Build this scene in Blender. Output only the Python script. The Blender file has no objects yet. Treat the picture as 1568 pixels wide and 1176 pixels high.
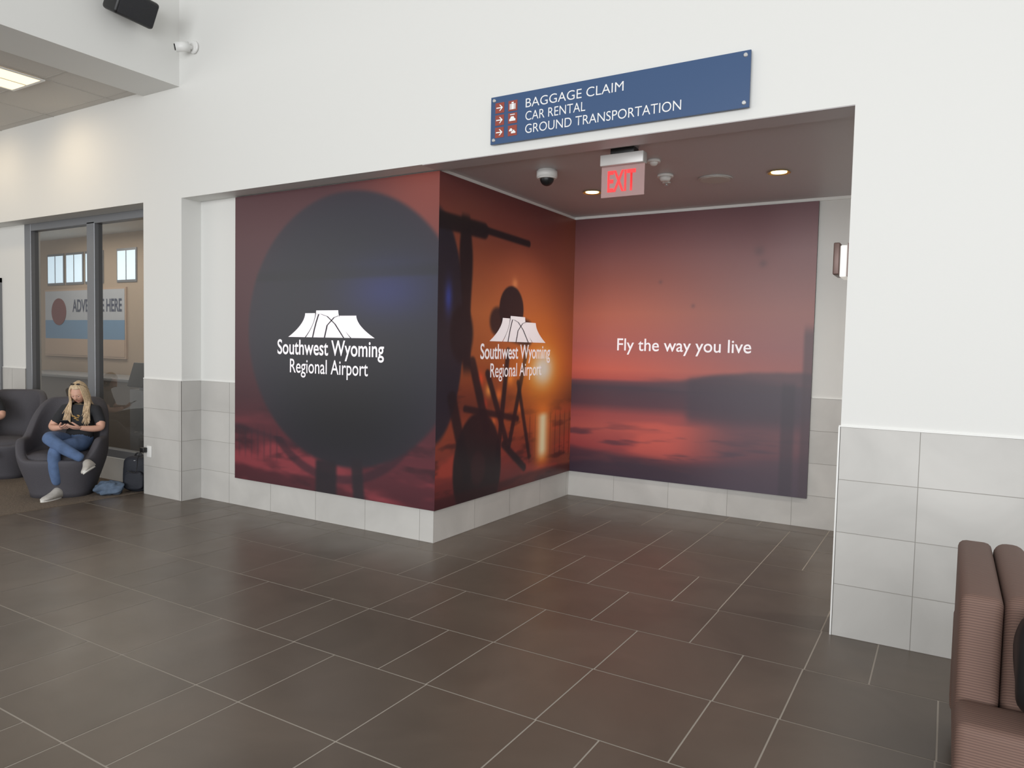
import bpy, bmesh, math, random
import numpy as np
from mathutils import Vector, Matrix, Euler
random.seed(4)
sc=bpy.context.scene
try: sc.view_settings.view_transform='Standard'
except Exception: pass
COL=bpy.context.collection
# ------------------------------------------------------------ helpers
def lin(c):
    o=[]
    for v in c:
        v=v/255.; o.append(v/12.92 if v<=.04045 else ((v+.055)/1.055)**2.4)
    return o
def L4(c): return tuple(lin(c))+(1,)
def mat(name,col,rough=.5,metal=0,spec=.5,emit=None,estr=0,noise=0,nscale=20,bump=0,bscale=60,coat=0):
    m=bpy.data.materials.new(name); m.use_nodes=True; nt=m.node_tree; b=nt.nodes['Principled BSDF']
    b.inputs['Base Color'].default_value=L4(col); b.inputs['Roughness'].default_value=rough
    b.inputs['Metallic'].default_value=metal; b.inputs['Specular IOR Level'].default_value=spec
    b.inputs['Coat Weight'].default_value=coat
    if emit: b.inputs['Emission Color'].default_value=L4(emit); b.inputs['Emission Strength'].default_value=estr
    tc=nt.nodes.new('ShaderNodeTexCoord')
    if noise:
        n=nt.nodes.new('ShaderNodeTexNoise'); n.inputs['Scale'].default_value=nscale; n.inputs['Detail'].default_value=5
        nt.links.new(tc.outputs['Object'],n.inputs['Vector'])
        mx=nt.nodes.new('ShaderNodeMix'); mx.data_type='RGBA'
        mx.inputs[6].default_value=L4([max(0,v*(1-noise)) for v in col]); mx.inputs[7].default_value=L4([min(255,v*(1+noise)) for v in col])
        nt.links.new(n.outputs['Fac'],mx.inputs[0]); nt.links.new(mx.outputs[2],b.inputs['Base Color'])
    if bump:
        n2=nt.nodes.new('ShaderNodeTexNoise'); n2.inputs['Scale'].default_value=bscale
        nt.links.new(tc.outputs['Object'],n2.inputs['Vector'])
        bp=nt.nodes.new('ShaderNodeBump'); bp.inputs['Strength'].default_value=bump; bp.inputs['Distance'].default_value=.01
        nt.links.new(n2.outputs['Fac'],bp.inputs['Height']); nt.links.new(bp.outputs[0],b.inputs['Normal'])
    return m
def mkobj(name,me,mats=None,parent=None,smooth=False):
    o=bpy.data.objects.new(name,me); COL.objects.link(o)
    if mats:
        for m in (mats if isinstance(mats,(list,tuple)) else [mats]): me.materials.append(m)
    if smooth:
        for p in me.polygons: p.use_smooth=True
    if parent: par(o,parent)
    return o
def par(o,p):
    o.parent=p; o.matrix_parent_inverse=p.matrix_basis.inverted()
def grp(name,loc=(0,0,0),rz=0):
    e=bpy.data.objects.new(name,None); COL.objects.link(e); e.empty_display_size=.1
    e.location=loc; e.rotation_euler=(0,0,rz); return e
def pyd(name,V,F,mats=None,parent=None,smooth=False):
    me=bpy.data.meshes.new(name); me.from_pydata(V,[],F); me.update(); return mkobj(name,me,mats,parent,smooth)
def box(name,x0,x1,y0,y1,z0,z1,m,parent=None,bev=0,seg=3,smooth=None):
    bm=bmesh.new(); bmesh.ops.create_cube(bm,size=1)
    for v in bm.verts: v.co=Vector((x0+(v.co.x+.5)*(x1-x0),y0+(v.co.y+.5)*(y1-y0),z0+(v.co.z+.5)*(z1-z0)))
    if bev: bmesh.ops.bevel(bm,geom=bm.edges[:],offset=bev,segments=seg,profile=.5,affect='EDGES')
    me=bpy.data.meshes.new(name); bm.to_mesh(me); bm.free()
    return mkobj(name,me,m,parent,smooth=bool(bev) if smooth is None else smooth)
def cyl(name,c,r,h,m,parent=None,axis='Z',r2=None,seg=32,bev=0):
    bm=bmesh.new(); bmesh.ops.create_cone(bm,cap_ends=True,segments=seg,radius1=r,radius2=r if r2 is None else r2,depth=h)
    if bev: bmesh.ops.bevel(bm,geom=[e for e in bm.edges if len(e.link_faces)==2 and any(len(f.verts)>4 for f in e.link_faces)],offset=bev,segments=3,affect='EDGES')
    rot={'Z':Matrix(),'Y':Matrix.Rotation(math.pi/2,4,'X'),'X':Matrix.Rotation(math.pi/2,4,'Y')}[axis] if isinstance(axis,str) else Vector((0,0,1)).rotation_difference(Vector(axis)).to_matrix().to_4x4()
    bm.transform(Matrix.Translation(c)@rot)
    me=bpy.data.meshes.new(name); bm.to_mesh(me); bm.free()
    o=mkobj(name,me,m,parent)
    for p in me.polygons: p.use_smooth=len(p.vertices)==4
    return o
def ell(name,c,r,m,parent=None,rot=None,seg=24):
    bm=bmesh.new(); bmesh.ops.create_uvsphere(bm,u_segments=seg,v_segments=seg//2+4,radius=1)
    M=Matrix.Translation(c)@(rot.to_4x4() if rot else Matrix())@Matrix.Diagonal((*r,1))
    bm.transform(M); me=bpy.data.meshes.new(name); bm.to_mesh(me); bm.free()
    return mkobj(name,me,m,parent,True)
def skin(name,V,E,Rr,roots,m,parent=None,sub=2):
    me=bpy.data.meshes.new(name+'_s'); me.from_pydata(V,E,[]); o=bpy.data.objects.new(name+'_s',me); COL.objects.link(o)
    o.modifiers.new('s','SKIN'); sv=me.skin_vertices[0].data
    for i,r in enumerate(Rr):
        sv[i].radius=(r,r) if not isinstance(r,tuple) else r
        sv[i].use_root=(i in roots)
    s=o.modifiers.new('u','SUBSURF'); s.levels=sub; s.render_levels=sub
    dg=bpy.context.evaluated_depsgraph_get(); dg.update()
    m2=bpy.data.meshes.new_from_object(o.evaluated_get(dg)); m2.name=name
    bpy.data.objects.remove(o)
    m2.materials.clear()
    return mkobj(name,m2,m,parent,True)
def curve(name,splines,rad,m,parent=None,radii=None,res=4):
    cu=bpy.data.curves.new(name,'CURVE'); cu.dimensions='3D'; cu.bevel_depth=rad; cu.bevel_resolution=res; cu.use_fill_caps=True
    for pts in splines:
        s=cu.splines.new('NURBS'); s.points.add(len(pts)-1); s.use_endpoint_u=True; s.order_u=3
        for i,p in enumerate(pts):
            s.points[i].co=(*p,1); s.points[i].radius=(radii[i] if radii else 1)
    cu.materials.append(m); o=bpy.data.objects.new(name,cu); COL.objects.link(o)
    if parent: par(o,parent)
    return o
def textmesh(body,offset=0):
    t=bpy.data.curves.new('t','FONT'); t.body=body; t.size=1; t.offset=offset; t.extrude=0; t.resolution_u=6
    o=bpy.data.objects.new('t',t); COL.objects.link(o)
    dg=bpy.context.evaluated_depsgraph_get(); dg.update()
    me=bpy.data.meshes.new_from_object(o.evaluated_get(dg)); bpy.data.objects.remove(o); return me
FR=Euler((math.pi/2,0,0)).to_matrix().to_4x4()
SD=Euler((math.pi/2,0,math.pi/2)).to_matrix().to_4x4()
def flat(name,me,x0,w,zbase,yscale,m,frame,plane,parent):
    xs=[v.co.x for v in me.vertices]; a,b=min(xs),max(xs); s=w/(b-a)
    for v in me.vertices: v.co=Vector(((v.co.x-a)*s,v.co.y*yscale,0))
    if frame=='F': M=Matrix.Translation((x0,plane,zbase))@FR
    else: M=Matrix.Translation((plane,x0,zbase))@SD
    me.transform(M); me.materials.clear()
    return mkobj(name,me,m,parent)

# ------------------------------------------------------------ materials
M_wall=mat('white_wall_paint',(225,225,222),.55,bump=.03,bscale=150)
M_ceilA=mat('taupe_ceiling_paint',(198,194,196),.45)
M_ceilL=mat('acoustic_tile',(206,202,196),.8,noise=.03,nscale=80)
M_tee_bar=mat('ceiling_tee_bar',(190,186,180),.6)
M_grout=mat('tile_grout',(158,154,148),.8)
M_fgrout=mat('floor_grout',(172,163,152),.8)
M_trim=mat('white_metal_trim',(238,238,235),.35)
M_alu=mat('aluminium_frame',(128,130,134),.35,metal=.4)
M_black=mat('black_plastic',(22,22,24),.4)
M_white=mat('white_plastic',(232,232,230),.4)
M_dark=mat('dark_trim',(44,40,46),.4)
def tile_mat(name,col,rough,vein,spec=.5):
    m=mat(name,col,rough,spec=spec); nt=m.node_tree; b=nt.nodes['Principled BSDF']; tc=nt.nodes['Texture Coordinate']
    n=nt.nodes.new('ShaderNodeTexNoise'); n.inputs['Scale'].default_value=1.7; n.inputs['Detail'].default_value=5; n.inputs['Roughness'].default_value=.5; n.inputs['Distortion'].default_value=1.0
    nt.links.new(tc.outputs['Object'],n.inputs['Vector'])
    at=nt.nodes.new('ShaderNodeAttribute'); at.attribute_name='tone'
    mr=nt.nodes.new('ShaderNodeMapRange'); mr.inputs[1].default_value=.3; mr.inputs[2].default_value=.7; mr.inputs[3].default_value=1-vein; mr.inputs[4].default_value=1+vein
    nt.links.new(n.outputs['Fac'],mr.inputs[0])
    mu=nt.nodes.new('ShaderNodeMath'); mu.operation='MULTIPLY'; nt.links.new(mr.outputs[0],mu.inputs[0]); nt.links.new(at.outputs['Fac'],mu.inputs[1])
    vm=nt.nodes.new('ShaderNodeVectorMath'); vm.operation='SCALE'; vm.inputs[0].default_value=lin(col); nt.links.new(mu.outputs[0],vm.inputs['Scale'])
    nt.links.new(vm.outputs[0],b.inputs['Base Color'])
    n3=nt.nodes.new('ShaderNodeTexNoise'); n3.inputs['Scale'].default_value=3; n3.inputs['Detail'].default_value=3; nt.links.new(tc.outputs['Object'],n3.inputs['Vector'])
    r2=nt.nodes.new('ShaderNodeMapRange'); r2.inputs[1].default_value=.3; r2.inputs[2].default_value=.7; r2.inputs[3].default_value=rough-.03; r2.inputs[4].default_value=rough+.04
    nt.links.new(n3.outputs['Fac'],r2.inputs[0]); nt.links.new(r2.outputs[0],b.inputs['Roughness'])
    return m
M_tile=tile_mat('grey_stone_wall_tile',(196,194,190),.4,.08)
M_floor=tile_mat('dark_porcelain_floor_tile',(99,88,78),.31,.12)

# ------------------------------------------------------------ constants (metres)
Ym,Yr,Yb=4.588,4.811,7.30
Xp,Xl,Xl2,Xc=-.525,-6.66,-7.30,-3.6235
ZL,ZW,ZT,ZB=3.063,1.228,3.055,.277
TOP=7.0
# ------------------------------------------------------------ floor
def tiles_mesh(name,rects,to3,mats,backing,tonevar):
    V=[];F=[];T=[];MI=[]
    for (a,b,c,d) in rects:
        i=len(V); V+= [to3(a,c,0),to3(b,c,0),to3(b,d,0),to3(a,d,0)]; F.append((i,i+1,i+2,i+3)); T.append(1+random.uniform(-tonevar,tonevar)); MI.append(0)
    for (a,b,c,d) in backing:
        i=len(V); V+= [to3(a,c,-.0015),to3(b,c,-.0015),to3(b,d,-.0015),to3(a,d,-.0015)]; F.append((i,i+1,i+2,i+3)); T.append(1); MI.append(1)
    me=bpy.data.meshes.new(name); me.from_pydata(V,[],F); me.update()
    at=me.attributes.new('tone','FLOAT','FACE'); at.data.foreach_set('value',T)
    o=mkobj(name,me,mats)
    for p,mi in zip(me.polygons,MI): p.material_index=mi
    return o
rects=[]; g=.0040
rowdef={0:(-2.72,[2,2,1]),1:(-3.03,[2,1,2,2,1]),2:(-2.72,[2,2,2,1]),3:(-3.02,[2,2,2,2,1])}
for k in range(-12,9):
    y0=2.155+.6115*k; y1=y0+.6115
    if y0>7.28: break
    if k in rowdef: anc,seq=rowdef[k]
    else: anc,seq=-2.72-.305*((k*2)%5),([2,2,1,2,1] if k%2==0 else [2,1,2,2,2,1])
    xs=[anc]; j=0
    while xs[-1]<7: xs.append(xs[-1]+.305*seq[j%len(seq)]); j+=1
    bk=[anc]; j=len(seq)-1
    while bk[-1]>-7.6: bk.append(bk[-1]-.305*seq[j%len(seq)]); j-=1
    xs=bk[:0:-1]+xs
    for a,b in zip(xs,xs[1:]):
        if b<-7.36: continue
        rects.append((max(a,-7.38)+g,b-g,y0+g,min(y1,7.3)-g))
tiles_mesh('floor',rects,lambda a,b,c:(a,b,c),[M_floor,M_fgrout],[(-7.38,7.2,-5.2,7.3)],.07)
M_carpet=mat('brown_carpet',(104,92,80),.95,noise=.35,nscale=55,bump=.6,bscale=120)
box('floor_carpet',-14,-7.38,-5.2,Yr,-.05,.004,M_carpet)
# ------------------------------------------------------------ walls
box('wall_front_right',Xp,7,Ym,4.9,0,TOP,M_wall)
box('wall_front_header',Xl,Xp,Ym,4.80,ZL,TOP,M_wall)
box('wall_front_pier',Xl2,Xl,Ym,5.1,0,TOP,M_wall)
box('wall_front_left_header',-14,Xl2,Ym,5.1,3.07,TOP,M_wall)
box('wall_recess',Xl,Xc,Yr,5.0,0,3.30,M_wall)
box('wall_alcove_left',Xc-.15,Xc,5.0,Yb,0,3.30,M_wall)
box('wall_alcove_back',Xc-.15,7,Yb,Yb+.15,0,3.30,M_wall)
box('wall_corridor_end',6.9,7,4.9,Yb,0,3.3,M_wall)
box('ceiling_alcove',Xl,7,4.79,Yb,3.085,3.25,M_ceilA)
box('ceiling_alcove_soffit',Xc,Xp,Ym+.004,4.80,ZL-.004,ZL+.01,M_ceilA)
box('wall_left_recess',-14,-10.21,Yr,5.0,0,3.07,M_wall)
box('trim_mural_top_side',Xc,Xc+.018,4.83,Yb,ZT+.003,3.085,M_trim)
box('trim_mural_top_back',Xc,Xp+.2,Yb-.02,Yb,ZT+.003,3.085,M_trim)
def wains(name,x0,x1,z0,z1,frame,plane,first):
    rects=[];xs=[x0];x=x0+first
    while x<x1-.02: xs.append(x); x+=.61
    xs.append(x1); zs=[];z=z1
    while z>z0+.01: zs.append(z); z-=.307
    zs.append(z0); zs=zs[::-1]; q=.0018
    for a,b in zip(xs,xs[1:]):
        for c,d in zip(zs,zs[1:]): rects.append((a+q,b-q,c+q,d-q))
    if frame=='F': f=lambda a,b,c:(a,plane-.008-c,b)
    elif frame=='S+': f=lambda a,b,c:(plane+.008+c,a,b)
    else: f=lambda a,b,c:(plane-.008-c,x0+x1-a,b)
    return tiles_mesh(name,rects,f,[M_tile,M_grout],[(x0,x1,z0,z1)],.03)
wains('baseboard_tile_right',Xp,7,0,ZW,'F',Ym,.405)
wains('baseboard_tile_pier',Xl2,Xl,0,ZW,'F',Ym,.61)
wains('baseboard_tile_pier_return',Ym-.008,Yr,0,ZW,'S+',Xl,.3)
wains('baseboard_tile_recess',Xl+.008,Xc+.008,0,ZW,'F',Yr,.45)
wains('baseboard_tile_alcove_side',Yr-.008,Yb,0,.30,'S+',Xc,.61)
wains('baseboard_tile_alcove_back',Xc+.008,6.9,0,ZW,'F',Yb,.55)
wains('baseboard_tile_left',-14,-10.21,0,ZW,'F',Yr,.4)
wains('baseboard_tile_pillar_end',Ym-.008,4.9,0,ZW,'S-',Xp,.3)
for i,(a,b,p) in enumerate([(Xp-.009,7,Ym),(Xl2,Xl+.009,Ym),(Xl,-6.10,Yr),(-1.09,6.9,Yb),(-14,-10.21,Yr)]):
    box('trim_%d'%(i+1),a,b,p-.011,p,ZW,ZW+.008,M_trim)
box('trim_6',Xl,Xl+.011,Ym,Yr,ZW,ZW+.008,M_trim)
box('trim_7',Xp-.011,Xp-.002,Ym-.01,Ym-.002,0,ZW,M_trim)
# upper-left dropped ceiling / bulkhead
box('ceiling_bulkhead_beam',-7.29,-6.69,-5,Ym,4.16,TOP,M_wall)
box('ceiling_left',-14,-7.29,-5,Ym,4.20,4.35,M_ceilL)
bars=grp('ceiling_grid',(-9,3,4.2))
for i in range(6):
    x=-7.82-1.22*i; box('tee_x_%d'%i,x-.009,x+.009,-4,Ym,4.196,4.202,M_tee_bar,bars)
for i in range(12):
    yy=3.88+.61-.61*i; box('tee_y_%d'%i,-14,-7.29,yy-.009,yy+.009,4.197,4.201,M_tee_bar,bars)
M_panel=mat('warm_light_panel',(255,240,210),.5,emit=(255,218,160),estr=1.9)
lp=grp('ceiling_panel_light',(-8.12,3.58,4.19))
box('diffuser',-8.40,-7.84,3.30,3.86,4.184,4.19,M_panel,lp)
box('divider',-8.13,-8.11,3.30,3.86,4.178,4.186,M_trim,lp)
for a,b,c,d in [(-8.43,-7.81,3.86,3.89),(-8.43,-7.81,3.27,3.30),(-8.43,-8.40,3.3,3.86),(-7.84,-7.81,3.3,3.86)]:
    box('rim',a,b,c,d,4.178,4.19,M_trim,lp)

# ------------------------------------------------------------ murals
def vnoise(u,v,seed):
    rs=np.random.RandomState(seed); G=rs.rand(64,64)
    iu=np.floor(u).astype(int); iv=np.floor(v).astype(int); fu=u-iu; fv=v-iv
    fu=fu*fu*(3-2*fu); fv=fv*fv*(3-2*fv)
    a=G[iu%64,iv%64];b=G[(iu+1)%64,iv%64];c=G[iu%64,(iv+1)%64];d=G[(iu+1)%64,(iv+1)%64]
    return (a*(1-fu)+b*fu)*(1-fv)+(c*(1-fu)+d*fu)*fv
def fbm(u,v,seed,o=4):
    s=0;a=.5;t=0
    for i in range(o): s=s+a*vnoise(u*2**i+17.3*i,v*2**i+5.1*i,seed+i); t+=a; a*=.5
    return s/t
def ss(a,b,x): t=np.clip((x-a)/(b-a),0,1); return t*t*(3-2*t)
def grad(t,stops):
    out=np.zeros(t.shape+(3,))
    for c in range(3): out[...,c]=np.interp(t,[s[0] for s in stops],[s[1][c] for s in stops])
    return out
def mixc(A,c,m): return A*(1-m[...,None])+np.array(c,float)*m[...,None]
def seg_d(x,z,a,b):
    ax,az=a;bx,bz=b; dx,dz=bx-ax,bz-az; t=np.clip(((x-ax)*dx+(z-az)*dz)/(dx*dx+dz*dz),0,1)
    return np.hypot(x-ax-t*dx,z-az-t*dz)
def mural1(X,Z):
    t=(Z-ZB)/(ZT-ZB); n=fbm((X+10)*1.2,Z*4,3); n2=fbm((X+10)*2.5,Z*9,9)
    C=grad(t,[(0,(72,30,40)),(.12,(94,40,50)),(.3,(70,34,44)),(.55,(74,40,48)),(.85,(86,52,58)),(1,(84,50,56))])
    C=mixc(C,(146,70,60),ss(-4.9,-3.7,X)*ss(.5,1.,t)*.85)
    C=mixc(C,(148,60,68),ss(.5,.72,n)*(1-ss(.12,.3,t))*.8)
    C=mixc(C,(42,22,32),ss(.5,.75,n2)*(1-ss(.15,.35,t))*.6)
    C=mixc(C,(40,32,44),(1-ss(.0,.05,np.abs(Z-.80+.15*(X+6))))*.35*(X<-5.2))
    for i in range(7):
        C=mixc(C,(50,34,46),(1-ss(.006,.02,np.abs(X+6.02-.09*i)))*(1-ss(.75,.85,Z))*ss(.45,.6,Z)*.3)
    C=mixc(C,(42,28,40),(1-ss(.02,.06,np.abs(np.sqrt(((X+4.7)/.95)**2+((Z-1.2)/.78)**2)-1)*.8))*(Z<.75)*.6)
    d=np.sqrt(((X+4.60)/1.30)**2+((Z-1.76)/1.235)**2)
    m=1-ss(.965,1.012,d)
    D=grad(np.clip(d,0,1),[(0,(38,38,48)),(.6,(40,41,52)),(.85,(44,43,55)),(1,(50,44,56))])
    D=mixc(D,(46,52,104),np.exp(-(((X+4.15)/.5)**2+((Z-2.10)/.24)**2))*.85)
    D=mixc(D,(26,26,31),np.exp(-(((X+4.6)/.95)**2+((Z-1.0)/.55)**2))*.8)
    D=mixc(D,(34,36,42),ss(2.2,2.24,Z)*(1-ss(2.26,2.36,Z))*.5)
    C=C*(1-m[...,None])+D*m[...,None]
    C=mixc(C,(34,30,38),(1-ss(.10,.16,np.abs(X+4.83)))*(1-ss(.55,.6,Z))*.92)
    C=mixc(C,(38,32,40),(1-ss(.04,.09,np.abs(X+4.40+.1*Z)))*(1-ss(.6,.65,Z))*.9)
    return C
def gain(C,k,sat=1.0):
    L=np.clip(C/255.,0,1)**2.2*k; g=L.mean(-1,keepdims=True); L=g+(L-g)*sat; return np.clip(L,0,1)**(1/2.2)*255
def mural2(Y,Z):
    t=(Z-ZB)/(ZT-ZB); n=fbm(Y*1.5,Z*5,31); n2=fbm(Y*3,Z*12,41)
    C=grad(t,[(0,(88,36,40)),(.1,(118,48,46)),(.22,(140,64,44)),(.34,(124,58,40)),(.45,(160,84,44)),(.6,(182,102,58)),(.75,(158,84,56)),(.9,(122,64,56)),(1,(102,56,56))])
    C=mixc(C,(146,80,56),ss(6.5,7.3,Y)*.7)
    C=mixc(C,(170,64,50),ss(.5,.7,n)*(1-ss(.2,.36,t))*.7)
    C=mixc(C,(50,26,30),ss(.55,.75,n2)*(1-ss(.3,.4,t))*.6)
    C=mixc(C,(92,46,38),np.exp(-((Z-1.12)/.09)**2)*.6)
    dk=(30,24,30)
    def dark(mask,c=dk,a=.96):
        nonlocal C; C=mixc(C,c,mask*a)
    sy,sz=6.60,1.43
    C=mixc(C,(240,130,44),np.exp(-(((Y-sy)/.66)**2+((Z-sz)/.5)**2))*.92)
    for by,bz,br,cc in [(5.42,1.35,.07,(240,84,44)),(5.58,1.25,.06,(255,170,84)),(5.5,1.12,.05,(210,66,44)),(5.75,1.2,.06,(240,126,60)),(6.0,2.25,.05,(220,140,90)),(5.3,1.5,.05,(210,110,70)),(5.95,1.35,.07,(255,150,60)),(6.15,1.05,.05,(230,110,50)),(5.66,.95,.04,(230,120,60))]:
        C=mixc(C,cc,np.exp(-(((Y-by)/br)**2+((Z-bz)/br)**2))*.8)
    d=np.sqrt(((Y-4.711)/.46)**2+((Z-1.80)/1.0)**2); dark(1-ss(.94,1.02,d),(36,36,48))
    C=mixc(C,(64,86,190),np.exp(-(((Y-4.93)/.05)**2+((Z-2.05)/.13)**2))*.7)
    wb=.05+.045*ss(1.9,2.4,Z)*(1-ss(2.4,2.8,Z))
    dark((1-ss(wb*.8,wb+.03,np.abs(Y-5.16-.04*(2.8-Z))))*ss(1.35,1.5,Z)*(1-ss(2.72,2.8,Z)))
    dark(1-ss(.14,.20,np.hypot(Y-5.13,(Z-1.75)*.7)))
    dark(1-ss(.018,.045,seg_d(Y,Z,(4.8,2.70),(6.25,2.66))))
    dark(1-ss(.05,.09,seg_d(Y,Z,(4.8,2.67),(5.45,2.67))))
    dark(1-ss(.9,1.03,np.sqrt(((Y-5.95)/.23)**2+((Z-2.0)/.23)**2)))
    dark(1-ss(.10,.16,seg_d(Y,Z,(5.7,1.88),(6.25,1.78))),a=.85)
    dark(1-ss(.92,1.02,np.sqrt(((Y-5.42)/.40)**2+((Z-.55)/.52)**2)),(33,26,31))
    C=mixc(C,(60,34,38),(1-ss(.7,1.1,np.sqrt(((Y-5.42)/.13)**2+((Z-.55)/.17)**2)))*.6)
    for a,b,w in [((5.3,1.5),(5.55,.9),.05),((5.55,1.4),(5.9,.75),.03),((5.9,1.6),(5.75,.6),.03),((6.25,1.6),(5.95,.7),.025),((5.2,1.1),(6.1,.95),.02),((6.1,1.3),(6.35,.55),.02),((5.0,1.2),(5.25,.5),.06),((5.85,.72),(6.25,.45),.03)]:
        dark(1-ss(w*.7,w+.025,seg_d(Y,Z,a,b)),a=.85)
    for i in range(9):
        yy=6.35+i*.11; dark((1-ss(.004,.014,np.abs(Y-yy)))*(1-ss(.9,1.0,Z))*ss(.45,.5,Z),(70,34,32),.55)
    dark((1-ss(.0,.05,Z-.33-.05*n)),(48,24,30),.6)
    C=gain(C,1.18,1.0)
    C=mixc(C,(255,180,70),np.exp(-(((Y-sy)/.34)**2+((Z-sz)/.25)**2)))
    C=mixc(C,(255,254,240),np.exp(-(((Y-sy)/.21)**2+((Z-sz)/.16)**2)**1.3))
    C=mixc(C,(250,140,56),np.exp(-((Y-6.62)/.17)**2)*ss(.35,.5,Z)*(1-ss(1.0,1.2,Z))*.85)
    C=mixc(C,(255,244,200),np.exp(-((Y-6.62)/.095)**2)*ss(.45,.6,Z)*(1-ss(.92,1.0,Z)))
    return C
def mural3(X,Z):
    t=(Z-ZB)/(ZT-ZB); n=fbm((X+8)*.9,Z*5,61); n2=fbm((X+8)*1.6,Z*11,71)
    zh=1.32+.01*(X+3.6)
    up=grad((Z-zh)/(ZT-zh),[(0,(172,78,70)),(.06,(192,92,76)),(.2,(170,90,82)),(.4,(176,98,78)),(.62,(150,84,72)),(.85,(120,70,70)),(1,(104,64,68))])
    up=mixc(up,(114,84,92),ss(-3.2,-1.2,X)*.55)  # window glare haze painted into the print, greyer to the right
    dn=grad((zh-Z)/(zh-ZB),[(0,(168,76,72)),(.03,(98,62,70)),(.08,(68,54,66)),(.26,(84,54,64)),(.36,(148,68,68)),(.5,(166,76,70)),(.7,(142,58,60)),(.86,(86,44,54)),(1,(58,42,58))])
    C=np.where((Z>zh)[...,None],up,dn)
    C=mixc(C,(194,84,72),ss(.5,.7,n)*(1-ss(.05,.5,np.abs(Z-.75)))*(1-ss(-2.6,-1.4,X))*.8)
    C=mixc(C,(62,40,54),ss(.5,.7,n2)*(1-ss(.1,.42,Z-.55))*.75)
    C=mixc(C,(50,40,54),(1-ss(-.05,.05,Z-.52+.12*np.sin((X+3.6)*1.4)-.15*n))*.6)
    C=mixc(C,(74,62,76),ss(-2.5,-1.7,X)*(1-ss(zh-.1,zh,Z))*.7)  # same painted glare greying the lower right
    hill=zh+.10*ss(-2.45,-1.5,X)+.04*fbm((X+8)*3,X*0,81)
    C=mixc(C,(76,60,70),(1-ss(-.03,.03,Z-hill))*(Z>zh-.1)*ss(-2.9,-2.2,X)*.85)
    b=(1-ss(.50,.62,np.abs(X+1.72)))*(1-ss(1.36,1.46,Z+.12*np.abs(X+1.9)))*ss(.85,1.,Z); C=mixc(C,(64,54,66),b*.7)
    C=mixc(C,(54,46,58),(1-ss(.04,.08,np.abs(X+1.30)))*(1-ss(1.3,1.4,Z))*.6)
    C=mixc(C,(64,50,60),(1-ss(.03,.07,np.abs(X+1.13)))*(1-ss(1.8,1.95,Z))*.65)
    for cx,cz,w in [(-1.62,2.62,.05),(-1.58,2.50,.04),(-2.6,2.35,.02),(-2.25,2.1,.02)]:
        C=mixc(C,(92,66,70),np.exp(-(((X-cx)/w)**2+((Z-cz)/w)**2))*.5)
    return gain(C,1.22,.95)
M_mural=bpy.data.materials.new('printed_mural_film'); M_mural.use_nodes=True
_nt=M_mural.node_tree; _b=_nt.nodes['Principled BSDF']; _a=_nt.nodes.new('ShaderNodeAttribute'); _a.attribute_name='Col'
_nt.links.new(_a.outputs['Color'],_b.inputs['Base Color']); _b.inputs['Roughness'].default_value=.36; _b.inputs['Specular IOR Level'].default_value=.5
def mural(name,u0,u1,z0,z1,fn,frame,plane,depth):
    nu=int((u1-u0)/.0105); nv=int((z1-z0)/.0105)
    U,Z=np.meshgrid(np.linspace(u0,u1,nu),np.linspace(z0,z1,nv),indexing='ij')
    C=np.clip(fn(U,Z),0,255)/255.; C=np.where(C<=.04045,C/12.92,((C+.055)/1.055)**2.4)
    if frame=='F': P=np.stack([U,np.full_like(U,plane-depth),Z],-1)
    else: P=np.stack([np.full_like(U,plane+depth),U,Z],-1)
    P=P.reshape(-1,3); i=np.arange(nu-1)[:,None]*nv+np.arange(nv-1)[None,:]
    F=np.stack([i,i+nv,i+nv+1,i+1],-1).reshape(-1,4)
    me=bpy.data.meshes.new(name); me.from_pydata(P.tolist(),[],F.tolist()); me.update()
    at=me.color_attributes.new('Col','FLOAT_COLOR','POINT')
    buf=np.ones((nu*nv,4),np.float32); buf[:,:3]=C.reshape(-1,3); at.data.foreach_set('color',buf.ravel())
    g=grp(name,(u0,plane,z0) if frame=='F' else (plane,u0,z0))
    mkobj('print',me,M_mural,g)
    e=.0015
    if frame=='F': box('panel',u0,min(u1,Xc+depth-.003) if u0<-4 else u1,plane-depth+e,plane,z0,z1,M_dark,g)
    else: box('panel',plane,plane+depth-e,u0+.003,u1,z0,z1,M_dark,g)
    return g
DP=.03
m1=mural('wall_mural',-6.089,Xc+DP,ZB,ZT,mural1,'F',Yr,DP)
m2=mural('wall_mural',Yr-DP,Yb-DP,ZB,ZT,mural2,'S',Xc,DP)
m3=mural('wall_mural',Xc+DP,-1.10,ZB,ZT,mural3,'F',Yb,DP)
M_logo=mat('white_vinyl',(250,246,250),.4,emit=(255,248,255),estr=.18)  # lettering given a slight glow of its own, not a lamp
def strip_mesh(B,tops,gp):
    V=[];F=[]
    def X(b,s): return b[0]+(b[1]-b[0])*(1-s)**1.8
    for k,tp in enumerate(tops):
        a,b=B[k],B[k+1]; n=14; base=len(V)
        for i in range(n+1):
            s=i/n; v=s*tp
            V.append((X(a,s)+gp,v,0)); V.append((X(b,s)-gp,v,0))
        for i in range(n): j=base+2*i; F.append((j,j+1,j+3,j+2))
    me=bpy.data.meshes.new('l'); me.from_pydata(V,[],F); me.update(); return me
def logo_mesh(): return strip_mesh([(.205,0),(.335,.215),(.60,.735),(.80,1.0)],[.90,1.0,.80],.006)
M_line=mat('logo_gap_dark',(44,38,48),.5)
LH=.245
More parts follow.
